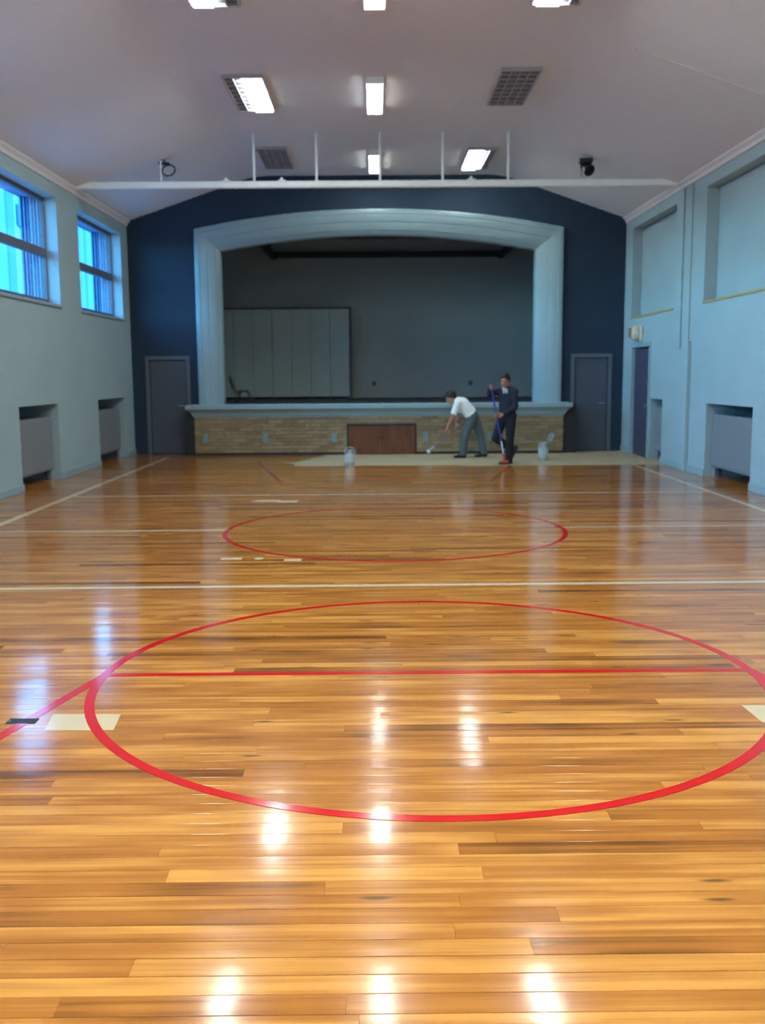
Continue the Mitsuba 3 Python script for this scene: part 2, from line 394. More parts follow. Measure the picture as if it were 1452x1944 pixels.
line('free_throw_circle', ring((CX, 5.24), 1.765, 0.05), 'line_red', 'large red free throw circle nearest the camera')
line('free_throw_line', strip((CX - 1.78, 5.29), (CX + 1.78, 5.29), 0.05), 'line_red', 'straight red line across the near circle')
line('lane_line', strip((CX - 1.76, 5.30), (CX - 3.02, 0.2), 0.055), 'line_red', 'slanting red lane line at lower left')
line('lane_line', strip((CX + 1.76, 5.30), (CX + 3.02, 0.2), 0.055), 'line_red', 'slanting red lane line at lower right')
line('lane_block', trimesh.creation.extrude_polygon(sg.Polygon([(-1.575, 4.66), (-1.545, 4.44), (-1.225, 4.435), (-1.245, 4.655)]), 0.004, engine='earcut').apply_translation([0, 0, 0.001 - 0.004]), 'line_beige', 'cream block mark on the left edge of the near circle')
line('lane_block', trimesh.creation.extrude_polygon(sg.Polygon([(1.78, 4.70), (1.79, 4.46), (2.12, 4.46), (2.10, 4.70)]), 0.004, engine='earcut').apply_translation([0, 0, 0.001 - 0.004]), 'line_beige', 'cream block mark on the right edge of the near circle')
line('attack_line', strip((-4.15, 7.56), (4.56, 7.60), 0.065), 'line_white', 'bright white line across the hall, nearest the camera')
line('centre_line', strip((-4.15, 10.44), (CX - 0.1 - 1.74, 10.44), 0.05), 'line_white', 'white centre line left of the far circle')
line('centre_line', strip((CX - 0.1 + 1.78, 10.44), (4.56, 10.46), 0.05), 'line_white', 'white centre line right of the far circle')
line('centre_circle', ring((CX - 0.08, 10.35), 1.765, 0.05), 'line_red', 'red circle in the middle of the hall')
line('far_attack_line', strip((-4.15, 13.52), (4.56, 13.5), 0.06), 'line_worn', 'worn pale line across the hall, nearest the stage')
line('side_line', strip((-4.17, -1.5), (-4.17, 20.0), 0.085), 'line_worn', 'worn beige side line along the left wall')
line('side_line', strip((4.56, -1.5), (4.56, 17.8), 0.07), 'line_worn', 'worn beige side line along the right wall')
line('far_lane_line', strip((-2.26, 18.85), (-1.46, 15.15), 0.055), 'line_worn_red', 'red lane line near the stage, left')
line('far_lane_line', strip((2.38, 17.65), (1.72, 15.0), 0.055), 'line_worn_red', 'red lane line near the stage, right')
k = thing('floor_socket', 'small dark metal floor plate beside the red lane line at left', 'floor plate')
put(k + '__plate', box(-1.76, -1.62, 4.53, 4.60, -0.003, 0.0025, 0.001), 'black_metal')
put(k + '__screw', cyl((-1.75, 4.565, 0.002), (-1.75, 4.565, 0.0035), 0.005), 'steel')

# ------------------------------------------------------------------ stage
k = thing('stage', 'raised stage with tan brick front and dark timber floor at the far end', 'stage')
put(k + '__platform', cat(box(-3.7, 3.83, YS + 0.10, YB + 0.3, 0.90, ZST), box(-4.75, 4.85, YB + 0.3, 26.2, 0.90, ZST)), 'stage_floor_paint')
DX0, DX1, DZ = -0.595, 0.825, 0.62
bf = mbox(-3.685, 3.815, YS + 0.012, YS + 0.12, 0.0, 0.80) - mbox(DX0, DX1, YS - 1, YS + 1, -1, DZ)
bk = put(k + '__brick_front', tri(bf), 'mortar')
BW, BH = 0.300, 0.0735
protos = {}
for r in range(10):
    z = 0.055 + r * 0.0745
    x = -3.69 - (r % 2) * BW / 2
    while x < 3.82:
        a, b = max(x, -3.69), min(x + BW - 0.010, 3.82)
        pieces = [(a, b)]
        if z < DZ + 0.005:
            pieces = []
            if a < DX0: pieces.append((a, min(b, DX0)))
            if b > DX1: pieces.append((max(a, DX1), b))
        for p, q in pieces:
            if q - p < 0.03: continue
            dy = rng.uniform(0, 0.004)
            put(bk + '__brick', box(p, q, YS - dy, YS + 0.02, z, z + BH - 0.010), BRICKS[rng.integers(3)])
        x += BW
put(k + '__plinth', cat(box(-3.69, DX0, YS - 0.006, YS + 0.012, 0, 0.05), box(DX1, 3.82, YS - 0.006, YS + 0.012, 0, 0.05)), 'dark_timber')
def loft(levels):
    """levels: (z, x0, x1, yfront); back at YB"""
    v, f = [], []
    for z, x0, x1, yf in levels: v += [[x0, yf, z], [x1, yf, z], [x1, YB, z], [x0, YB, z]]
    n = len(levels)
    for i in range(n - 1):
        for j in range(4):
            a, b, c, d = 4 * i + j, 4 * i + (j + 1) % 4, 4 * i + 4 + (j + 1) % 4, 4 * i + 4 + j
            f += [[a, b, c], [a, c, d]]
    f += [[0, 2, 1], [0, 3, 2]]; m = 4 * (n - 1); f += [[m, m + 1, m + 2], [m, m + 2, m + 3]]
    return trimesh.Trimesh(np.array(v, float), f, process=False)
put(k + '__nosing', loft([(z, -3.69 - o, 3.82 + o, YS - o) for z, o in ((0.775, 0.012), (0.80, 0.02), (0.81, 0.035), (0.86, 0.055), (0.91, 0.10), (0.935, 0.14), (0.945, 0.155), (1.02, 0.155), (1.028, 0.147))]), 'trim_paint')
put(k + '__side_panel', box(-3.85, -3.70, YS + 0.06, YB - 0.001, 0, 0.93), 'dark_timber')
put(k + '__side_panel', box(3.825, 4.085, YS + 0.06, YB - 0.001, 0, 1.0), 'dark_timber')
dm = (DX0 + DX1) / 2
fr = mbox(DX0, DX1, YS - 0.008, YS + 0.06, 0, DZ) - mbox(DX0 + 0.035, DX1 - 0.035, YS - 1, YS + 1, -1, DZ - 0.035)
put(k + '__cupboard_frame', tri(fr), 'dark_timber')
for x0, x1, hs in ((DX0 + 0.037, dm - 0.004, 1), (dm + 0.004, DX1 - 0.037, 0)):
    d = put(k + '__cupboard_door', tri(mbox(x0, x1, YS + 0.005, YS + 0.035, 0.012, DZ - 0.037) - mbox(x0 + 0.07, x1 - 0.07, YS - 1, YS + 0.014, 0.08, DZ - 0.10)), 'cupboard_wood')
    put(d + '__panel', box(x0 + 0.085, x1 - 0.085, YS + 0.008, YS + 0.02, 0.095, DZ - 0.115, 0.005), 'cupboard_wood')
    hx = x1 - 0.035 if hs else x0 + 0.035
    put(d + '__knob', lathe([(0, 0), (0.012, 0), (0.016, 0.012), (0.010, 0.024), (0, 0.026)], (0, 0, 0), 14).apply_transform(trimesh.transformations.rotation_matrix(math.pi / 2, [1, 0, 0])).apply_translation([hx, YS + 0.006, 0.33]), 'black_metal', 40)
for x in (-3.47, -2.25, -0.855, 1.005, 2.33):
    p = put(k + '__vent_plate', tri(mbox(x - 0.055, x + 0.055, YS - 0.014, YS + 0.004, 0.26, 0.45) - mbox(x - 0.04, x + 0.04, YS - 1, YS - 0.006, 0.28, 0.43)), 'plate_paint')
    for j in range(4): put(p + '__slat', box(x - 0.04, x + 0.04, YS - 0.013, YS - 0.007, 0.292 + j * 0.037, 0.308 + j * 0.037), 'plate_paint')

# stage house
tag(put('wall_stage_back', box(-4.95, 5.05, 26.2, 26.4, 0, 5.4), 'stage_wall_paint'), 'dim grey wall at the back of the stage', kind='structure')
tag(put('wall_stage_left', box(-4.95, -4.75, YB + 0.3, 26.2, 0, 5.4), 'stage_wall_paint'), 'left side wall of the stage', kind='structure')
tag(put('wall_stage_right', box(4.85, 5.05, YB + 0.3, 26.2, 0, 5.4), 'stage_wall_paint'), 'right side wall of the stage', kind='structure')
tag(put('ceiling_stage', box(-4.95, 5.05, YB + 0.3, 26.4, 5.05, 5.2), 'stage_ceiling_paint'), 'dark ceiling over the stage', kind='structure')
k = thing('stage_rail', 'dark box rail frame hung below the ceiling of the stage', 'rail')
for x in (-2.55, 3.2): put(k + '__side_rail', box(x - 0.07, x + 0.07, 21.6, 26.0, 4.52, 4.66, 0.01), 'dark_timber')
put(k + '__rear_rail', box(-2.62, 3.27, 25.9, 26.1, 4.57, 4.70, 0.01), 'dark_timber')
for x in (-2.55, 3.2):
    for y in (22.5, 25.0): put(k + '__hanger', cyl((x, y, 4.66), (x, y, 5.05), 0.012, n=8), 'dark_timber')
k = thing('partition_screen', 'pale folding partition of tall panels at the left back of the stage', 'partition')
xs = np.linspace(-4.55, -0.66, 9)
for j in range(8):
    dy = 0.012 if j % 2 else 0.0
    p = put(k + '__panel', box(xs[j] + 0.008, xs[j + 1] - 0.008, 25.55 + dy, 25.60 + dy, ZST + 0.05, 3.26, 0.006), 'screen_paint')
    if j < 7: put(k + '__hinge_post', cyl((xs[j + 1], 25.585, ZST + 0.02), (xs[j + 1], 25.585, 3.26), 0.009, n=8), 'screen_paint')
put(k + '__top_track', box(-4.6, -0.60, 25.53, 25.63, 3.26, 3.31, 0.004), 'stage_ceiling_paint')
put(k + '__end_post', box(-0.655, -0.60, 25.54, 25.62, ZST, 3.26, 0.004), 'stage_ceiling_paint')
for x, z, lab in ((-0.043, 1.387, 'small dark socket on the stage back wall right of the partition'), (2.466, 1.383, 'small dark socket on the stage back wall behind the standing person')):
    k = thing('wall_socket', lab, 'wall socket', 'sockets on the stage back wall')
    put(k + '__plate', box(x - 0.05, x + 0.05, 26.185, 26.2, z - 0.06, z + 0.06, 0.004), 'louvre_dark')
    put(k + '__outlet', box(x - 0.02, x + 0.02, 26.178, 26.186, z - 0.03, z + 0.02, 0.002), 'stage_ceiling_paint')
k = thing('stage_vent', 'small dark vent high on the stage back wall', 'vent')
put(k + '__frame', box(1.95, 2.6, 26.185, 26.2, 3.38, 3.47, 0.003), 'stage_wall_paint')
for j in range(3): put(k + '__slat', box(1.97, 2.58, 26.178, 26.188, 3.39 + j * 0.026, 3.405 + j * 0.026), 'stage_wall_paint')

# low chair on the stage
k = thing('chair', 'small dark curved-leg chair on the stage in front of the partition', 'chair')
cy = 22.0
def side_frame(y):
    return tube([(-3.185, y, 1.605), (-3.165, y, 1.49), (-3.12, y, 1.36), (-3.04, y, 1.235), (-2.99, y, 1.20), (-3.0, y, 1.14), (-3.06, y, ZST + 0.0142)], 0.013)
def front_leg(y):
    return tube([(-3.0, y, 1.235), (-2.93, y, 1.272), (-2.83, y, 1.272), (-2.79, y, 1.25), (-2.75, y, 1.15), (-2.69, y, ZST + 0.0132)], 0.012)
for y in (cy - 0.17, cy + 0.17):
    put(k + '__back_frame', side_frame(y), 'black_metal', 40)
    put(k + '__front_leg', front_leg(y), 'black_metal', 40)
bp = trimesh.creation.box(extents=[0.022, 0.36, 0.24]); bp.apply_transform(trimesh.transformations.rotation_matrix(-0.28, [0, 1, 0])); bp.apply_translation([-3.155, cy, 1.47])
put(k + '__backrest', bp, 'black_metal')
put(k + '__seat', box(-3.0, -2.80, cy - 0.18, cy + 0.18, 1.274, 1.296, 0.006), 'black_metal')

# proscenium moulding
k = thing('proscenium_arch', 'pale blue moulded frame with a shallow arched head around the stage opening', 'arch')
PROF = [(0.0, 0.0), (0.0, 0.085), (0.03, 0.11), (0.10, 0.118), (0.20, 0.118), (0.22, 0.106), (0.30, 0.104), (0.40, 0.094), (0.50, 0.078), (0.52, 0.066), (0.62, 0.052), (0.72, 0.030), (0.82, 0.002), (0.84, -0.012), (0.92, -0.045), (1.0, -0.085), (1.0, -0.32)]
def sweep(outer, inner):
    n, q = len(outer), len(PROF)
    v = np.array([[o[0] + (i[0] - o[0]) * t, YB - d, o[1] + (i[1] - o[1]) * t] for o, i in zip(outer, inner) for t, d in PROF])
    f = []
    for a in range(n - 1):
        for b in range(q - 1):
            p = a * q + b
            f += [[p, p + q, p + q + 1], [p, p + q + 1, p + 1]]
    return v, np.array(f)
zb = 1.028
put(k + '__jamb', sweep([(-3.66, zb), (-3.66, 4.56)], [(-3.16, zb), (-3.16, 4.14)]), 'trim_paint')
put(k + '__arch_head', sweep(ARC_O, ARC_I), 'trim_paint')
put(k + '__jamb', sweep([(3.84, 4.55), (3.84, zb)], [(3.295, 4.13), (3.295, zb)]), 'trim_paint')

# ------------------------------------------------------------------ tie beam across the hall
k = thing('tie_beam', 'white tie beam hung on thin rods across the hall below the ceiling', 'beam')
put(k + '__beam', box(XL, XR, 17.20, 17.30, 4.715, 4.825, 0.012), 'beam_paint')
for x, z1 in ((-2.0, ZC), (-0.96, ZC), (0.10, ZC), (1.145, ZC), (2.24, ZC), (-3.55, 5.165)):
    put(k + '__hanger_rod', cyl((x, 17.25, 4.82), (x, 17.25, z1), 0.022 if x != -3.55 else 0.013, n=10), 'beam_paint', 40)
for x in (-2.47, -1.54, 1.62): put(k + '__cleat', cat(box(x - 0.06, x + 0.06, 17.21, 17.29, 4.825, 4.845, 0.003), box(x - 0.02, x + 0.02, 17.22, 17.28, 4.84, 4.885, 0.003)), 'beam_paint')

# fittings on the ceiling near the beam
k = thing('ceiling_bracket', 'dark wire ring bracket on the left slope of the ceiling above the tie beam', 'bracket')
t = np.linspace(0, 2 * math.pi, 17)
put(k + '__ring', tube([(-3.46 + 0.11 * math.cos(a), 17.45 + 0.06 * math.sin(a), 5.05 + 0.10 * math.sin(a)) for a in t], 0.014, 8), 'black_metal', 40)
put(k + '__stem', tube([(-3.50, 17.45, 5.14), (-3.53, 17.45, 5.19)], 0.018, 8), 'black_metal', 40)
put(k + '__foot_plate', box(-3.62, -3.44, 17.38, 17.52, 5.15, 5.17, 0.003), 'black_metal')
put(k + '__cable', tube([(-3.55, 17.42, 5.06), (-3.58, 17.42, 4.96), (-3.50, 17.40, 4.91), (-3.45, 17.42, 4.97)], 0.006, 6), 'black_metal', 40)
k = thing('spotlight', 'small black spotlight on the right slope of the ceiling above the tie beam', 'spotlight')
hd = lathe([(0, -0.10), (0.055, -0.10), (0.065, -0.06), (0.075, 0.02), (0.10, 0.10), (0.10, 0.12), (0.085, 0.115), (0.06, 0.03), (0, 0.02)], (0, 0, 0), 24)
hd.apply_transform(trimesh.transformations.rotation_matrix(2.1, [0.9, 0.4, 0])); hd.apply_translation([3.58, 17.45, 5.05])
put(k + '__head', hd, 'black_metal', 30)
put(k + '__yoke', tube([(3.50, 17.45, 5.05), (3.48, 17.45, 5.13), (3.66, 17.45, 5.11), (3.68, 17.45, 5.03)], 0.012, 8), 'black_metal', 40)
put(k + '__foot_plate', box(3.46, 3.68, 17.38, 17.52, 5.125, 5.20, 0.003), 'black_metal')
put(k + '__cable', tube([(3.50, 17.42, 5.02), (3.485, 17.42, 4.93), (3.50, 17.42, 4.90)], 0.007, 6), 'black_metal', 40)
put(k + '__cable', tube([(3.57, 17.42, 4.99), (3.575, 17.42, 4.88)], 0.006, 6), 'black_metal', 40)

# ------------------------------------------------------------------ ceiling lights
def emitter(y):
    power = LAMP_FAR if y > 13 else LAMP_MID if y > 8 else LAMP_NEXT if y > 4 else LAMP_NEAR
    return {'type': 'area', 'radiance': {'type': 'rgb', 'value': [power * c for c in LAMP_RGB]}}
def lamp(key, x0, x1, y0, y1, z0, z1):
    m = box(x0, x1, y0, y1, z0, z1, 0.012)
    n = used.get(key, 0); used[key] = n + 1
    scene[key] = {**mikit.ply(m, 'diffuser'), 'emitter': emitter(y0)}
def strip_light(y, row):
    k = thing('strip_light', f'lit white fluorescent strip in the centre row of the ceiling, {row}', 'ceiling light', 'fluorescent strips of the centre row')
    x = 0.02
    put(k + '__housing', box(x - 0.118, x + 0.118, y - 0.81, y + 0.81, ZC - 0.075, ZC - 0.001, 0.006), 'beam_paint')
    lamp(k + '__diffuser', x - 0.11, x + 0.11, y - 0.79, y + 0.79, ZC - 0.10, ZC - 0.0755)
    for e in (-0.803, 0.803): put(k + '__end_cap', box(x - 0.112, x + 0.112, y + e - 0.010, y + e + 0.010, ZC - 0.102, ZC - 0.0755, 0.003), 'beam_paint')
def panel_light(x0, x1, y, lit, lab):
    """a shallow ceiling tray: lit = (a, b) the glowing half, the rest an egg-crate louvre"""
    k = thing('panel_light', lab, 'ceiling light', 'light panels beside the centre row')
    y0, y1 = y - 0.86, y + 0.86
    put(k + '__frame', tri(mbox(x0, x1, y0, y1, ZC - 0.05, ZC) - mbox(x0 + 0.022, x1 - 0.022, y0 + 0.022, y1 - 0.022, ZC - 1, ZC - 0.008)), 'louvre_blade')
    put(k + '__tray', box(x0 + 0.022, x1 - 0.022, y0 + 0.022, y1 - 0.022, ZC - 0.010, ZC - 0.008), 'louvre_dark')
    a, b = x0 + 0.022, x1 - 0.022
    if lit and len(lit) == 4:
        lamp(k + '__diffuser', lit[2], lit[3], y0 + 0.05, y1 - 0.05, ZC - 0.075, ZC - 0.012)
    if lit:
        lamp(k + '__diffuser', lit[0], lit[1], y0 + 0.05, y1 - 0.05, ZC - 0.075, ZC - 0.012)
        a, b = (a, lit[0] - 0.01) if lit[0] - a > b - lit[1] else (lit[1] + 0.01, b)
    if lit and len(lit) == 4: return
    for x in np.linspace(a, b, 5 if not lit else 3)[1:-1]:
        put(k + '__louvre_blade', box(x - 0.006, x + 0.006, y0 + 0.022, y1 - 0.022, ZC - 0.046, ZC - 0.012), 'louvre_blade')
    for yy in np.linspace(y0, y1, 9)[1:-1]:
        put(k + '__louvre_blade', box(a, b, yy - 0.005, yy + 0.005, ZC - 0.044, ZC - 0.012), 'louvre_blade')
for y, row in ((19.35, 'nearest the stage'), (14.9, 'second from the stage'), (10.55, 'cut by the photo top'), (6.2, 'fourth from the stage'), (1.85, 'fifth from the stage')):
    strip_light(y, row)
panel_light(-2.08, -1.54, 19.10, None, 'unlit dark louvred light panel left of the centre row, beyond the tie beam')
panel_light(-2.03, -1.48, 14.85, (-1.765, -1.505), 'half-lit light panel left of the centre row, this side of the tie beam')
panel_light(-1.95, -1.42, 10.55, (-1.925, -1.70), 'half-lit light panel at the top left edge of the photo')
panel_light(-2.00, -1.46, 6.2, (-1.72, -1.49, -1.97, -1.74), 'fully lit light panel left of the fourth centre strip')
panel_light(-2.00, -1.46, 1.85, (-1.72, -1.49, -1.97, -1.74), 'fully lit light panel left of the fifth centre strip')
panel_light(1.68, 2.22, 19.25, (1.705, 1.955), 'half-lit light panel right of the centre row, beyond the tie beam')
panel_light(1.68, 2.22, 14.60, None, 'unlit dark louvred light panel right of the centre row, this side of the tie beam')
panel_light(1.70, 2.24, 10.55, (1.75, 2.01), 'half-lit light panel at the top right edge of the photo')
panel_light(1.68, 2.22, 6.2, (1.71, 1.94, 1.96, 2.19), 'fully lit light panel right of the fourth centre strip')
panel_light(1.68, 2.22, 1.85, (1.71, 1.94, 1.96, 2.19), 'fully lit light panel right of the fifth centre strip')

# ------------------------------------------------------------------ radiators in the wall niches
def radiator(side, a, b, z1, lab):
    k = thing('radiator', lab, 'radiator', 'grey radiators in the wall niches')
    s = 1 if side == 'left' else -1
    x0 = XL if side == 'left' else XR
    fx = lambda u: x0 - s * u                # u: depth into the wall
    put(k + '__casing', box(fx(0.11), fx(0.90), a, b, 0.16, z1, 0.008), 'radiator_paint')
    put(k + '__front_panel', box(fx(0.095), fx(0.112), a + 0.03, b - 0.03, 0.19, z1 - 0.04, 0.005), 'radiator_paint')
    for y in (a + 0.12, b - 0.12): put(k + '__foot', box(fx(0.16), fx(0.22), y - 0.025, y + 0.025, 0, 0.16, 0.004), 'niche_dark')
    yv = b - 0.03
    put(k + '__valve', tube([(fx(0.14), yv, 0.0145), (fx(0.14), yv, 0.165)], 0.014, 8), 'steel', 40)
radiator('left', 14.18, 15.87, 0.99, 'grey radiator in the second wall niche from the stage on the left wall')
radiator('left', 18.23, 20.09, 0.99, 'grey radiator in the wall niche nearest the stage on the left wall')
radiator('right', 13.63, 15.50, 0.97, 'grey radiator in the wide niche of the right wall nearest the camera')
radiator('right', 17.96, 18.69, 0.97, 'narrow grey radiator in the small niche beside the dark door on the right wall')

# fittings on the right wall
k = thing('wall_sounder', 'small rounded cream fitting on the right wall above the dark door', 'alarm bell')
def ybell(prof, c):
    m = lathe(prof, (0, 0, 0), 32)
    m.apply_transform(trimesh.transformations.rotation_matrix(-math.pi / 2, [0, 1, 0])); m.apply_translation(c)
    return m
put(k + '__base', box(XR - 0.05, XR, 19.35, 19.75, 2.22, 2.52, 0.01), 'cream_plastic')
put(k + '__dome', ybell([(0, 0.0), (0.14, 0.0), (0.15, 0.04), (0.13, 0.10), (0.08, 0.14), (0, 0.155)], (XR - 0.045, 19.55, 2.37)), 'cream_plastic', 30)
put(k + '__cap', box(XR - 0.235, XR - 0.19, 19.50, 19.60, 2.30, 2.47, 0.01), 'tan_plastic')
k = thing('conduit', 'painted cable duct running up the right wall between the two niches', 'cable duct')
put(k + '__duct', box(XR - 0.057, XR - 0.002, 16.38, 16.60, 0.0, 2.12, 0.004), 'wall_paint')
put(k + '__pipe', cyl((XR - 0.019, 16.95, 2.0), (XR - 0.019, 16.95, ZE - 0.09), 0.014, n=10), 'wall_paint', 40)
put(k + '__pipe', cyl((XR - 0.019, 16.50, 2.12), (XR - 0.019, 16.50, ZE - 0.09), 0.010, n=10), 'wall_paint', 40)

# ------------------------------------------------------------------ tins of floor varnish
def tin(x, y, lab, h, r, lidded):
    k = thing('paint_tin', lab, 'tin', 'metal tins on the bare boards')
    put(k + '__body', lathe([(0, 0.0), (r - 0.006, 0.0), (r, 0.006), (r, 0.02), (r - 0.003, 0.024), (r - 0.003, h - 0.03), (r, h - 0.026), (r, h - 0.004), (r - 0.008, h), (r - 0.012, h - 0.01), (r - 0.012, 0.02), (0, 0.02)], (x, y, 0), 36), 'steel', 30)
    put(k + '__label_band', lathe([(r - 0.003, h * 0.2), (r - 0.0015, h * 0.2), (r - 0.0015, h * 0.75), (r - 0.003, h * 0.75)], (x, y, 0), 36), 'tin_label', 30)
    for s in (-1, 1): put(k + '__ear', cyl((x + s * r, y, h * 0.82), (x + s * (r + 0.012), y, h * 0.82), 0.014, n=12), 'steel', 40)
    return k
k = tin(-0.475, 17.95, 'metal tin with upright handle standing alone left of the cupboard doors', 0.28, 0.09, True)
t = np.linspace(0, math.pi, 11)
put(k + '__handle', tube([(-0.475 + 0.10 * math.cos(a), 17.95 + 0.02 * math.sin(a), 0.235 + 0.09 * math.sin(a)) for a in t], 0.005, 6), 'steel', 40)
put(k + '__lid', lathe([(0, 0.268), (0.078, 0.268), (0.080, 0.276), (0.070, 0.272), (0, 0.272)], (-0.475, 17.95, 0), 30), 'steel', 30)
k = tin(3.14, 18.72, 'metal tin with its lid tilted open, right of the standing person', 0.33, 0.095, False)
unit_n = np.array([-0.80, -0.42, 0.43]) / np.linalg.norm([-0.80, -0.42, 0.43])
lid = lathe([(0, 0.0), (0.088, 0.0), (0.092, 0.008), (0.086, 0.012), (0, 0.010)], (0, 0, 0), 30)
lid.apply_transform(trimesh.geometry.align_vectors([0, 0, 1], unit_n)); lid.apply_translation([3.275, 18.72, 0.425])
put(k + '__lid', lid, 'steel', 30)
put(k + '__handle', tube([(3.14 + 0.105 * math.cos(a), 18.72 - 0.10 * math.sin(a), 0.27 - 0.06 * math.sin(a)) for a in t], 0.005, 6), 'steel', 40)

# ------------------------------------------------------------------ people
V = lambda *a: np.array(a, float)
def unit(v): return v / np.linalg.norm(v)
def bone(a, ra, b, rb, n=14):
    return m3.Manifold.hull_points(np.vstack([sph(a, ra, n), sph(b, rb, n)]))
def blob(pts, n=14):
    return m3.Manifold.hull_points(np.vstack([sph(c, r, n) for c, r in pts]))
def ell(c, R, r, n=18):
    """an ellipsoid with axes the rows of R scaled by r"""
    m = trimesh.creation.uv_sphere(1.0, count=[n // 2, n])
    return m3.Manifold.hull_points(np.array(m.vertices) * np.array(r) @ R + c)
def union(ms): return m3.Manifold.batch_boolean(ms, m3.OpType.Add)
def soft(m, edge=0.014, it=12):
    t = tri(m.simplify(0.0015).refine_to_length(edge)); t = trimesh.Trimesh(t.vertices, t.faces, process=True)
    v0 = t.vertices.copy()
    trimesh.smoothing.filter_taubin(t, lamb=0.45, nu=0.46, iterations=it)
    d = t.vertices - v0; n = np.linalg.norm(d, axis=1, keepdims=True)
    t.vertices = v0 + d * np.minimum(1, 0.018 / np.maximum(n, 1e-9))      # no vertex strays far from where it was
    return t
def head_frame(face, up):
    f = unit(face); u = unit(up - f * (up @ f)); l = np.cross(u, f)
    return f, u, l                          # forward, up, left
def head_parts(c, f, u, l, neck):
    R = np.stack([f, l, u])
    P = lambda a, b, h: c + f * a + l * b + u * h
    ms = [ell(P(-0.012, 0, 0.022), R, (0.098, 0.076, 0.098)), ell(P(0.022, 0, -0.03), R, (0.072, 0.064, 0.085)), blob([(P(0.055, 0.018, -0.088), 0.024), (P(0.055, -0.018, -0.088), 0.024), (P(-0.01, 0, -0.05), 0.05)])]
    ms += [blob([(P(0.095, 0, 0.008), 0.010), (P(0.112, 0, -0.028), 0.013), (P(0.098, 0.012, -0.032), 0.010), (P(0.098, -0.012, -0.032), 0.010)])]   # nose
    ms += [blob([(P(0.086, 0.03, 0.028), 0.010), (P(0.086, -0.03, 0.028), 0.010)])]                                                             # brow
    ms += [blob([(P(0.088, 0.016, -0.060), 0.008), (P(0.088, -0.016, -0.060), 0.008)])]                                                         # lips
    for s in (-1, 1): ms.append(ell(P(-0.005, s * 0.078, -0.012), R, (0.022, 0.010, 0.032)))                                                     # ears
    ms.append(bone(P(-0.02, 0, -0.06), 0.052, neck, 0.058))
    return ms
def hair_mesh(c, f, u, l, cut=-0.06):
    R = np.stack([f, l, u])
    h = ell(c - f * 0.016 + u * 0.026, R, (0.116, 0.094, 0.112), 24)
    n = unit(-f * 0.75 + u * 0.66)
    h = h.trim_by_plane(n.tolist(), float(n @ c) + cut * 0.2)
    return soft(union([h, blob([(c + f * 0.055 + u * 0.098, 0.022), (c - f * 0.02 + l * 0.05 + u * 0.10, 0.024), (c - f * 0.02 - l * 0.05 + u * 0.10, 0.024)])]), 0.014, 8)
def eyes(k, c, f, u, l):
    for s in (-1, 1):
        m = tri(ell(c + f * 0.086 + l * s * 0.031 + u * 0.006, np.stack([f, l, u]), (0.007, 0.012, 0.006), 12))
        e = put(k + '__eye', m, 'eye_white', True)
        put(e + '__iris', tri(ell(c + f * 0.0905 + l * s * 0.031 + u * 0.006, np.stack([f, l, u]), (0.004, 0.0065, 0.006), 10)), 'hair', True)
        put(k + '__eyebrow', soft(blob([(c + f * 0.094 + l * s * 0.018 + u * 0.030, 0.0045), (c + f * 0.086 + l * s * 0.046 + u * 0.030, 0.004)], 8), 0.01, 2), 'hair', True)
def grip(centre, axis, elbow, r, flip=1):
    """a hand closed around a bar: palm, four fingers, thumb; returns (wrist, manifolds)"""
    a = unit(axis); w = elbow - centre; e1 = unit(w - a * (w @ a)); e2 = np.cross(a, e1) * flip
    q = lambda th, rad, off: centre + rad * (math.cos(th) * e1 + math.sin(th) * e2) + a * off
    wrist = centre + e1 * 0.105 + e2 * 0.022
    ms = [blob([(wrist, 0.026), (centre + e1 * 0.065 + e2 * 0.024 + a * 0.028, 0.017), (centre + e1 * 0.065 + e2 * 0.024 - a * 0.028, 0.017), (centre + e1 * 0.01 + e2 * (r + 0.014) + a * 0.033, 0.013), (centre + e1 * 0.01 + e2 * (r + 0.014) - a * 0.033, 0.012)])]
    for j, (off, n_, rr) in enumerate(((0.033, 1.0, 0.0092), (0.011, 1.08, 0.0096), (-0.011, 1.02, 0.0092), (-0.032, 0.86, 0.0082))):
        R0 = r + 0.010
        pts = [q(math.pi / 2 - 0.1, R0 + 0.003, off)] + [q(math.pi / 2 + t * n_, R0, off) for t in (0.9, 1.9, 2.9)]
        for p0, p1 in zip(pts[:-1], pts[1:]): ms.append(bone(p0, rr, p1, rr * 0.95, 10))
    tp = [centre + e1 * 0.055 + e2 * 0.02 + a * 0.025, q(-0.05, r + 0.016, 0.045), q(-0.9, r + 0.012, 0.040), q(-1.6, r + 0.010, 0.030)]
    for p0, p1, rr in zip(tp[:-1], tp[1:], (0.013, 0.0105, 0.0095)): ms.append(bone(p0, rr, p1, rr * 0.92, 10))
    return wrist, ms
def sleeve(a, ra, b, rb, cutfrac=1.0):
    """a clothed limb, ending in a clean cut at the given part of the way from a to b"""
    m = bone(a, ra, b, rb, 18)
    n = unit(a - b); c = a + (b - a) * cutfrac
    return m.trim_by_plane(n.tolist(), float(n @ c))
def shoe(k, heel, toe, up=V(0, 0, 1)):
    f = unit(toe - heel); s = np.cross(up, f)
    pts = [(heel + up * 0.035, 0.036), (heel + f * 0.08 + up * 0.045, 0.036), (toe - f * 0.05 + s * 0.018 + up * 0.026, 0.026), (toe - f * 0.05 - s * 0.018 + up * 0.026, 0.026), (toe - f * 0.02 + up * 0.022, 0.022)]
    m = blob(pts, 16)
    put(k + '__shoe', soft(m, 0.016, 6), 'shoe', True)

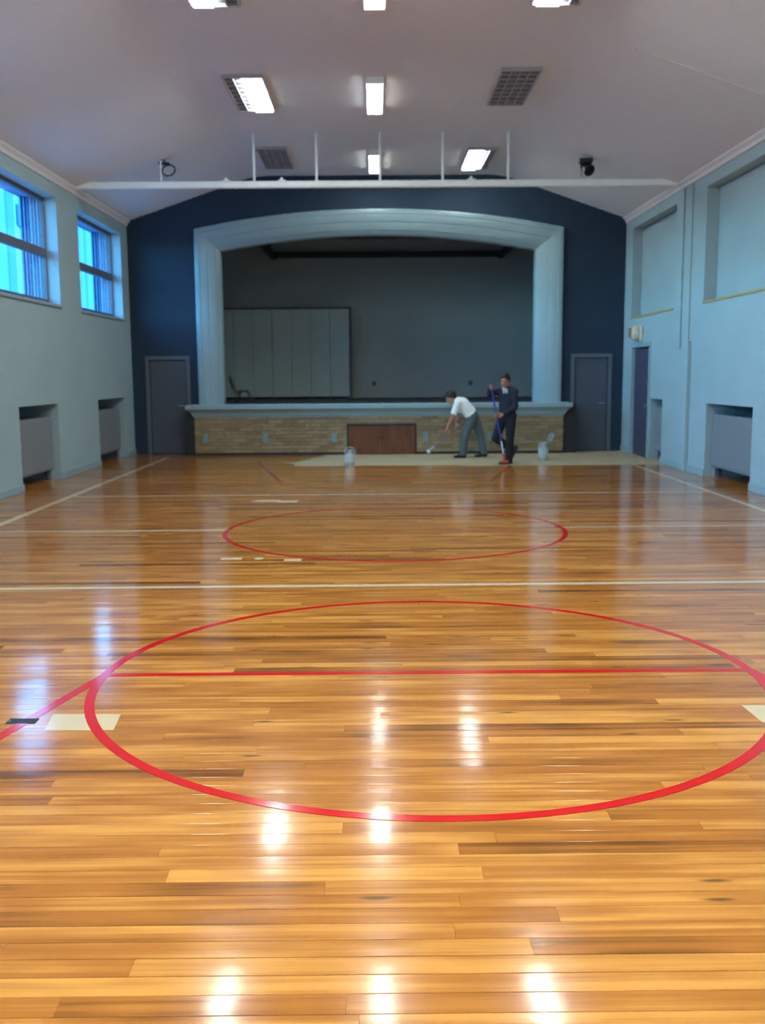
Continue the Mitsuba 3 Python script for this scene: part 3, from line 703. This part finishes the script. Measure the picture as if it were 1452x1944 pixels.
def person(name, lab, J, P, cloth):
    k = thing(name, lab, 'person')
    f, u, l = head_frame(J['face'], J['headup'])
    bodyms = head_parts(J['head'], f, u, l, J['neck'])
    tors = [blob([(J['shL'], 0.050), (J['shR'], 0.050), (J['neck'], 0.055), (J['chest'], 0.115)]), blob([(J['chest'] + J['lat'] * 0.05, 0.11), (J['chest'] - J['lat'] * 0.05, 0.11), (J['waist'] + J['lat'] * 0.035, 0.10), (J['waist'] - J['lat'] * 0.035, 0.10)]),
            blob([(J['waist'], 0.11), (J['hipL'], 0.085), (J['hipR'], 0.085)])]
    bodyms += tors
    shirt = []
    for sd in 'LR':
        wrist, hm = grip(J['hand' + sd], P, J['el' + sd], 0.0145, J['flip' + sd])
        bodyms += hm + [bone(J['sh' + sd], 0.048, J['el' + sd], 0.036), bone(J['el' + sd], 0.037, wrist, 0.026)]
        bodyms += [bone(J['hip' + sd], 0.085, J['kn' + sd], 0.052), bone(J['kn' + sd], 0.052, J['an' + sd], 0.036), bone(J['an' + sd], 0.036, J['an' + sd] - V(0, 0, 0.02), 0.035)]
        shirt += [sleeve(J['sh' + sd], 0.066, J['el' + sd], 0.060, 1.0 if cloth['long'] else 0.80)]
        if cloth['long']: shirt += [bone(J['sh' + sd], 0.066, J['el' + sd], 0.054, 18), sleeve(J['el' + sd], 0.052, wrist, 0.040, 0.92)]
    put(k + '__body', soft(union(bodyms), 0.010, 8), 'skin', True)
    i = 0.022
    top = union([blob([(J['shL'], 0.066), (J['shR'], 0.066), (J['neck'] - (J['neck'] - J['chest']) * 0.10, 0.066), (J['chest'], 0.115 + i)], 18), blob([(J['chest'] + J['lat'] * 0.05, 0.11 + i), (J['chest'] - J['lat'] * 0.05, 0.11 + i), (J['waist'] + J['lat'] * 0.04, 0.105 + i), (J['waist'] - J['lat'] * 0.04, 0.105 + i)], 18), blob([(J['waist'], 0.108 + i), (J['hipL'], 0.088 + i), (J['hipR'], 0.088 + i)], 18)])
    n = unit(J['waist'] - (J['hipL'] + J['hipR']) / 2)
    hem = J['waist'] - n * cloth['hem']
    top = top.trim_by_plane(n.tolist(), float(n @ hem))
    put(k + '__shirt' if not cloth['long'] else k + '__jacket', soft(union([top] + shirt), 0.016, 10), cloth['top'], True)
    legs = [blob([(J['waist'] - n * 0.02, 0.112), (J['hipL'], 0.10), (J['hipR'], 0.10)], 18).trim_by_plane((-n).tolist(), float(-n @ (J['waist'] - n * 0.01)))]
    for sd in 'LR':
        legs += [bone(J['hip' + sd], 0.104, J['kn' + sd], 0.076, 18), sleeve(J['kn' + sd], 0.076, J['an' + sd] - unit(J['kn' + sd] - J['an' + sd]) * 0.03, 0.068, 1.0)]
    put(k + '__trousers', soft(union(legs), 0.016, 10), cloth['bottom'], True)
    put(k + '__hair', hair_mesh(J['head'], f, u, l), 'hair', True)
    eyes(k, J['head'], f, u, l)
    for sd in 'LR': shoe(k, J['an' + sd] + J['heel' + sd], J['toe' + sd], J.get('footup' + sd, V(0, 0, 1)))
    return k, f, u, l

# bending worker in a white shirt
pd = unit(V(1.70, 19.28, 0.715) - V(1.05, 19.34, 0.165))
pp = lambda x: V(1.05, 19.34, 0.165) + pd * ((x - 1.05) / pd[0])
J = dict(head=V(1.452, 19.42, 1.165), face=V(-0.80, -0.12, -0.60), headup=V(-0.55, 0, 0.83), neck=V(1.565, 19.44, 1.12), shL=V(1.575, 19.285, 1.065), shR=V(1.60, 19.61, 1.085), chest=V(1.68, 19.45, 1.035),
         waist=V(1.815, 19.45, 0.885), lat=V(0, 1, 0), hipL=V(1.855, 19.36, 0.795), hipR=V(1.905, 19.54, 0.80), knL=V(1.715, 19.30, 0.42), knR=V(2.045, 19.57, 0.42), anL=V(1.69, 19.36, 0.085), anR=V(2.11, 19.54, 0.085),
         elL=V(1.462, 19.235, 0.785), elR=V(1.585, 19.57, 0.80), handL=pp(1.425), handR=pp(1.575), flipL=1, flipR=-1, heelL=V(0.03, 0, -0.085), heelR=V(0.04, 0, -0.085), toeL=V(1.50, 19.30, 0.0), toeR=V(1.93, 19.50, 0.0))
person('person', 'person in a white t-shirt and grey trousers bending over a long-handled applicator', J, pd, dict(long=False, hem=0.055, top='white_cloth', bottom='grey_trousers'))
k = thing('floor_applicator', 'grey-handled floor applicator held low by the bending person', 'applicator')
put(k + '__handle', cyl(V(1.05, 19.34, 0.165), V(1.70, 19.28, 0.715), 0.0145, n=14), 'pole_grey', 40)
put(k + '__head_bar', cyl((1.03, 19.16, 0.158), (1.03, 19.52, 0.158), 0.013, n=12), 'steel', 40)
put(k + '__pad', box(0.985, 1.05, 19.15, 19.53, 0.105, 0.150, 0.018), 'pad_white')
put(k + '__socket', cyl(V(1.035, 19.342, 0.152), V(1.12, 19.334, 0.224), 0.019, n=14), 'steel', 40)

# standing worker in navy
q0, q1 = V(2.035, 17.80, 1.46), V(2.315, 17.84, 0.02)
qd = unit(q0 - q1)
qp = lambda z: q1 + (q0 - q1) * ((z - q1[2]) / (q0[2] - q1[2]))
J = dict(head=V(2.312, 17.97, 1.495), face=V(-0.42, -0.85, -0.28), headup=V(0, -0.1, 1.0), neck=V(2.345, 18.0, 1.375), shL=V(2.475, 17.885, 1.30), shR=V(2.245, 18.115, 1.305), chest=V(2.37, 18.01, 1.19),
         waist=V(2.365, 18.01, 0.98), lat=unit(V(0.6, -0.8, 0)), hipL=V(2.42, 17.95, 0.85), hipR=V(2.31, 18.07, 0.85), knL=V(2.405, 17.93, 0.45), knR=V(2.165, 18.10, 0.46), anL=V(2.395, 17.96, 0.085), anR=V(2.475, 18.20, 0.26),
         elL=V(2.475, 17.80, 1.02), elR=V(2.035, 18.02, 1.255), handL=qp(0.87), handR=qp(1.375), flipL=1, flipR=-1, heelL=V(0.03, 0.02, -0.085), heelR=V(0.055, 0.0, 0.005), toeL=V(2.20, 17.87, 0.0), toeR=V(2.43, 18.15, 0.035), footupR=unit(V(0.75, 0.0, 0.66)))
k, f, u, l = person('person', 'person in navy clothes stepping left and holding an upright blue and white pole', J, qd, dict(long=True, hem=0.13, top='navy_cloth', bottom='dark_cloth'))
nk = J['neck']
throat, tip = nk + V(-0.03, -0.075, -0.03), nk + V(-0.045, -0.125, -0.105)
for sd, side in ((-1, V(-0.075, -0.02, 0.012)), (1, V(0.072, -0.045, 0.012))):
    put(k + '__collar', soft(blob([(nk + side, 0.012), (throat, 0.012), (tip + V(0.02 * sd, 0, 0), 0.010), (nk + side * 0.9 + V(0.0, -0.03, -0.04), 0.012)], 10), 0.012, 4), 'light_collar', True)
k = thing('extension_pole', 'blue and white pole with a red end held upright by the person in navy', 'pole')
put(k + '__blue_grip', cyl(qp(0.42), q0, 0.0150, n=14), 'pole_blue', 40)
put(k + '__white_shaft', cyl(qp(0.20), qp(0.425), 0.0135, n=14), 'pole_white', 40)
put(k + '__red_head', cat(cyl(qp(0.05), qp(0.205), 0.022, n=14), cyl(qp(0.05) + V(-0.06, 0.0, 0), qp(0.05) + V(0.06, 0.0, 0), 0.03, n=16)), 'pole_red', 40)
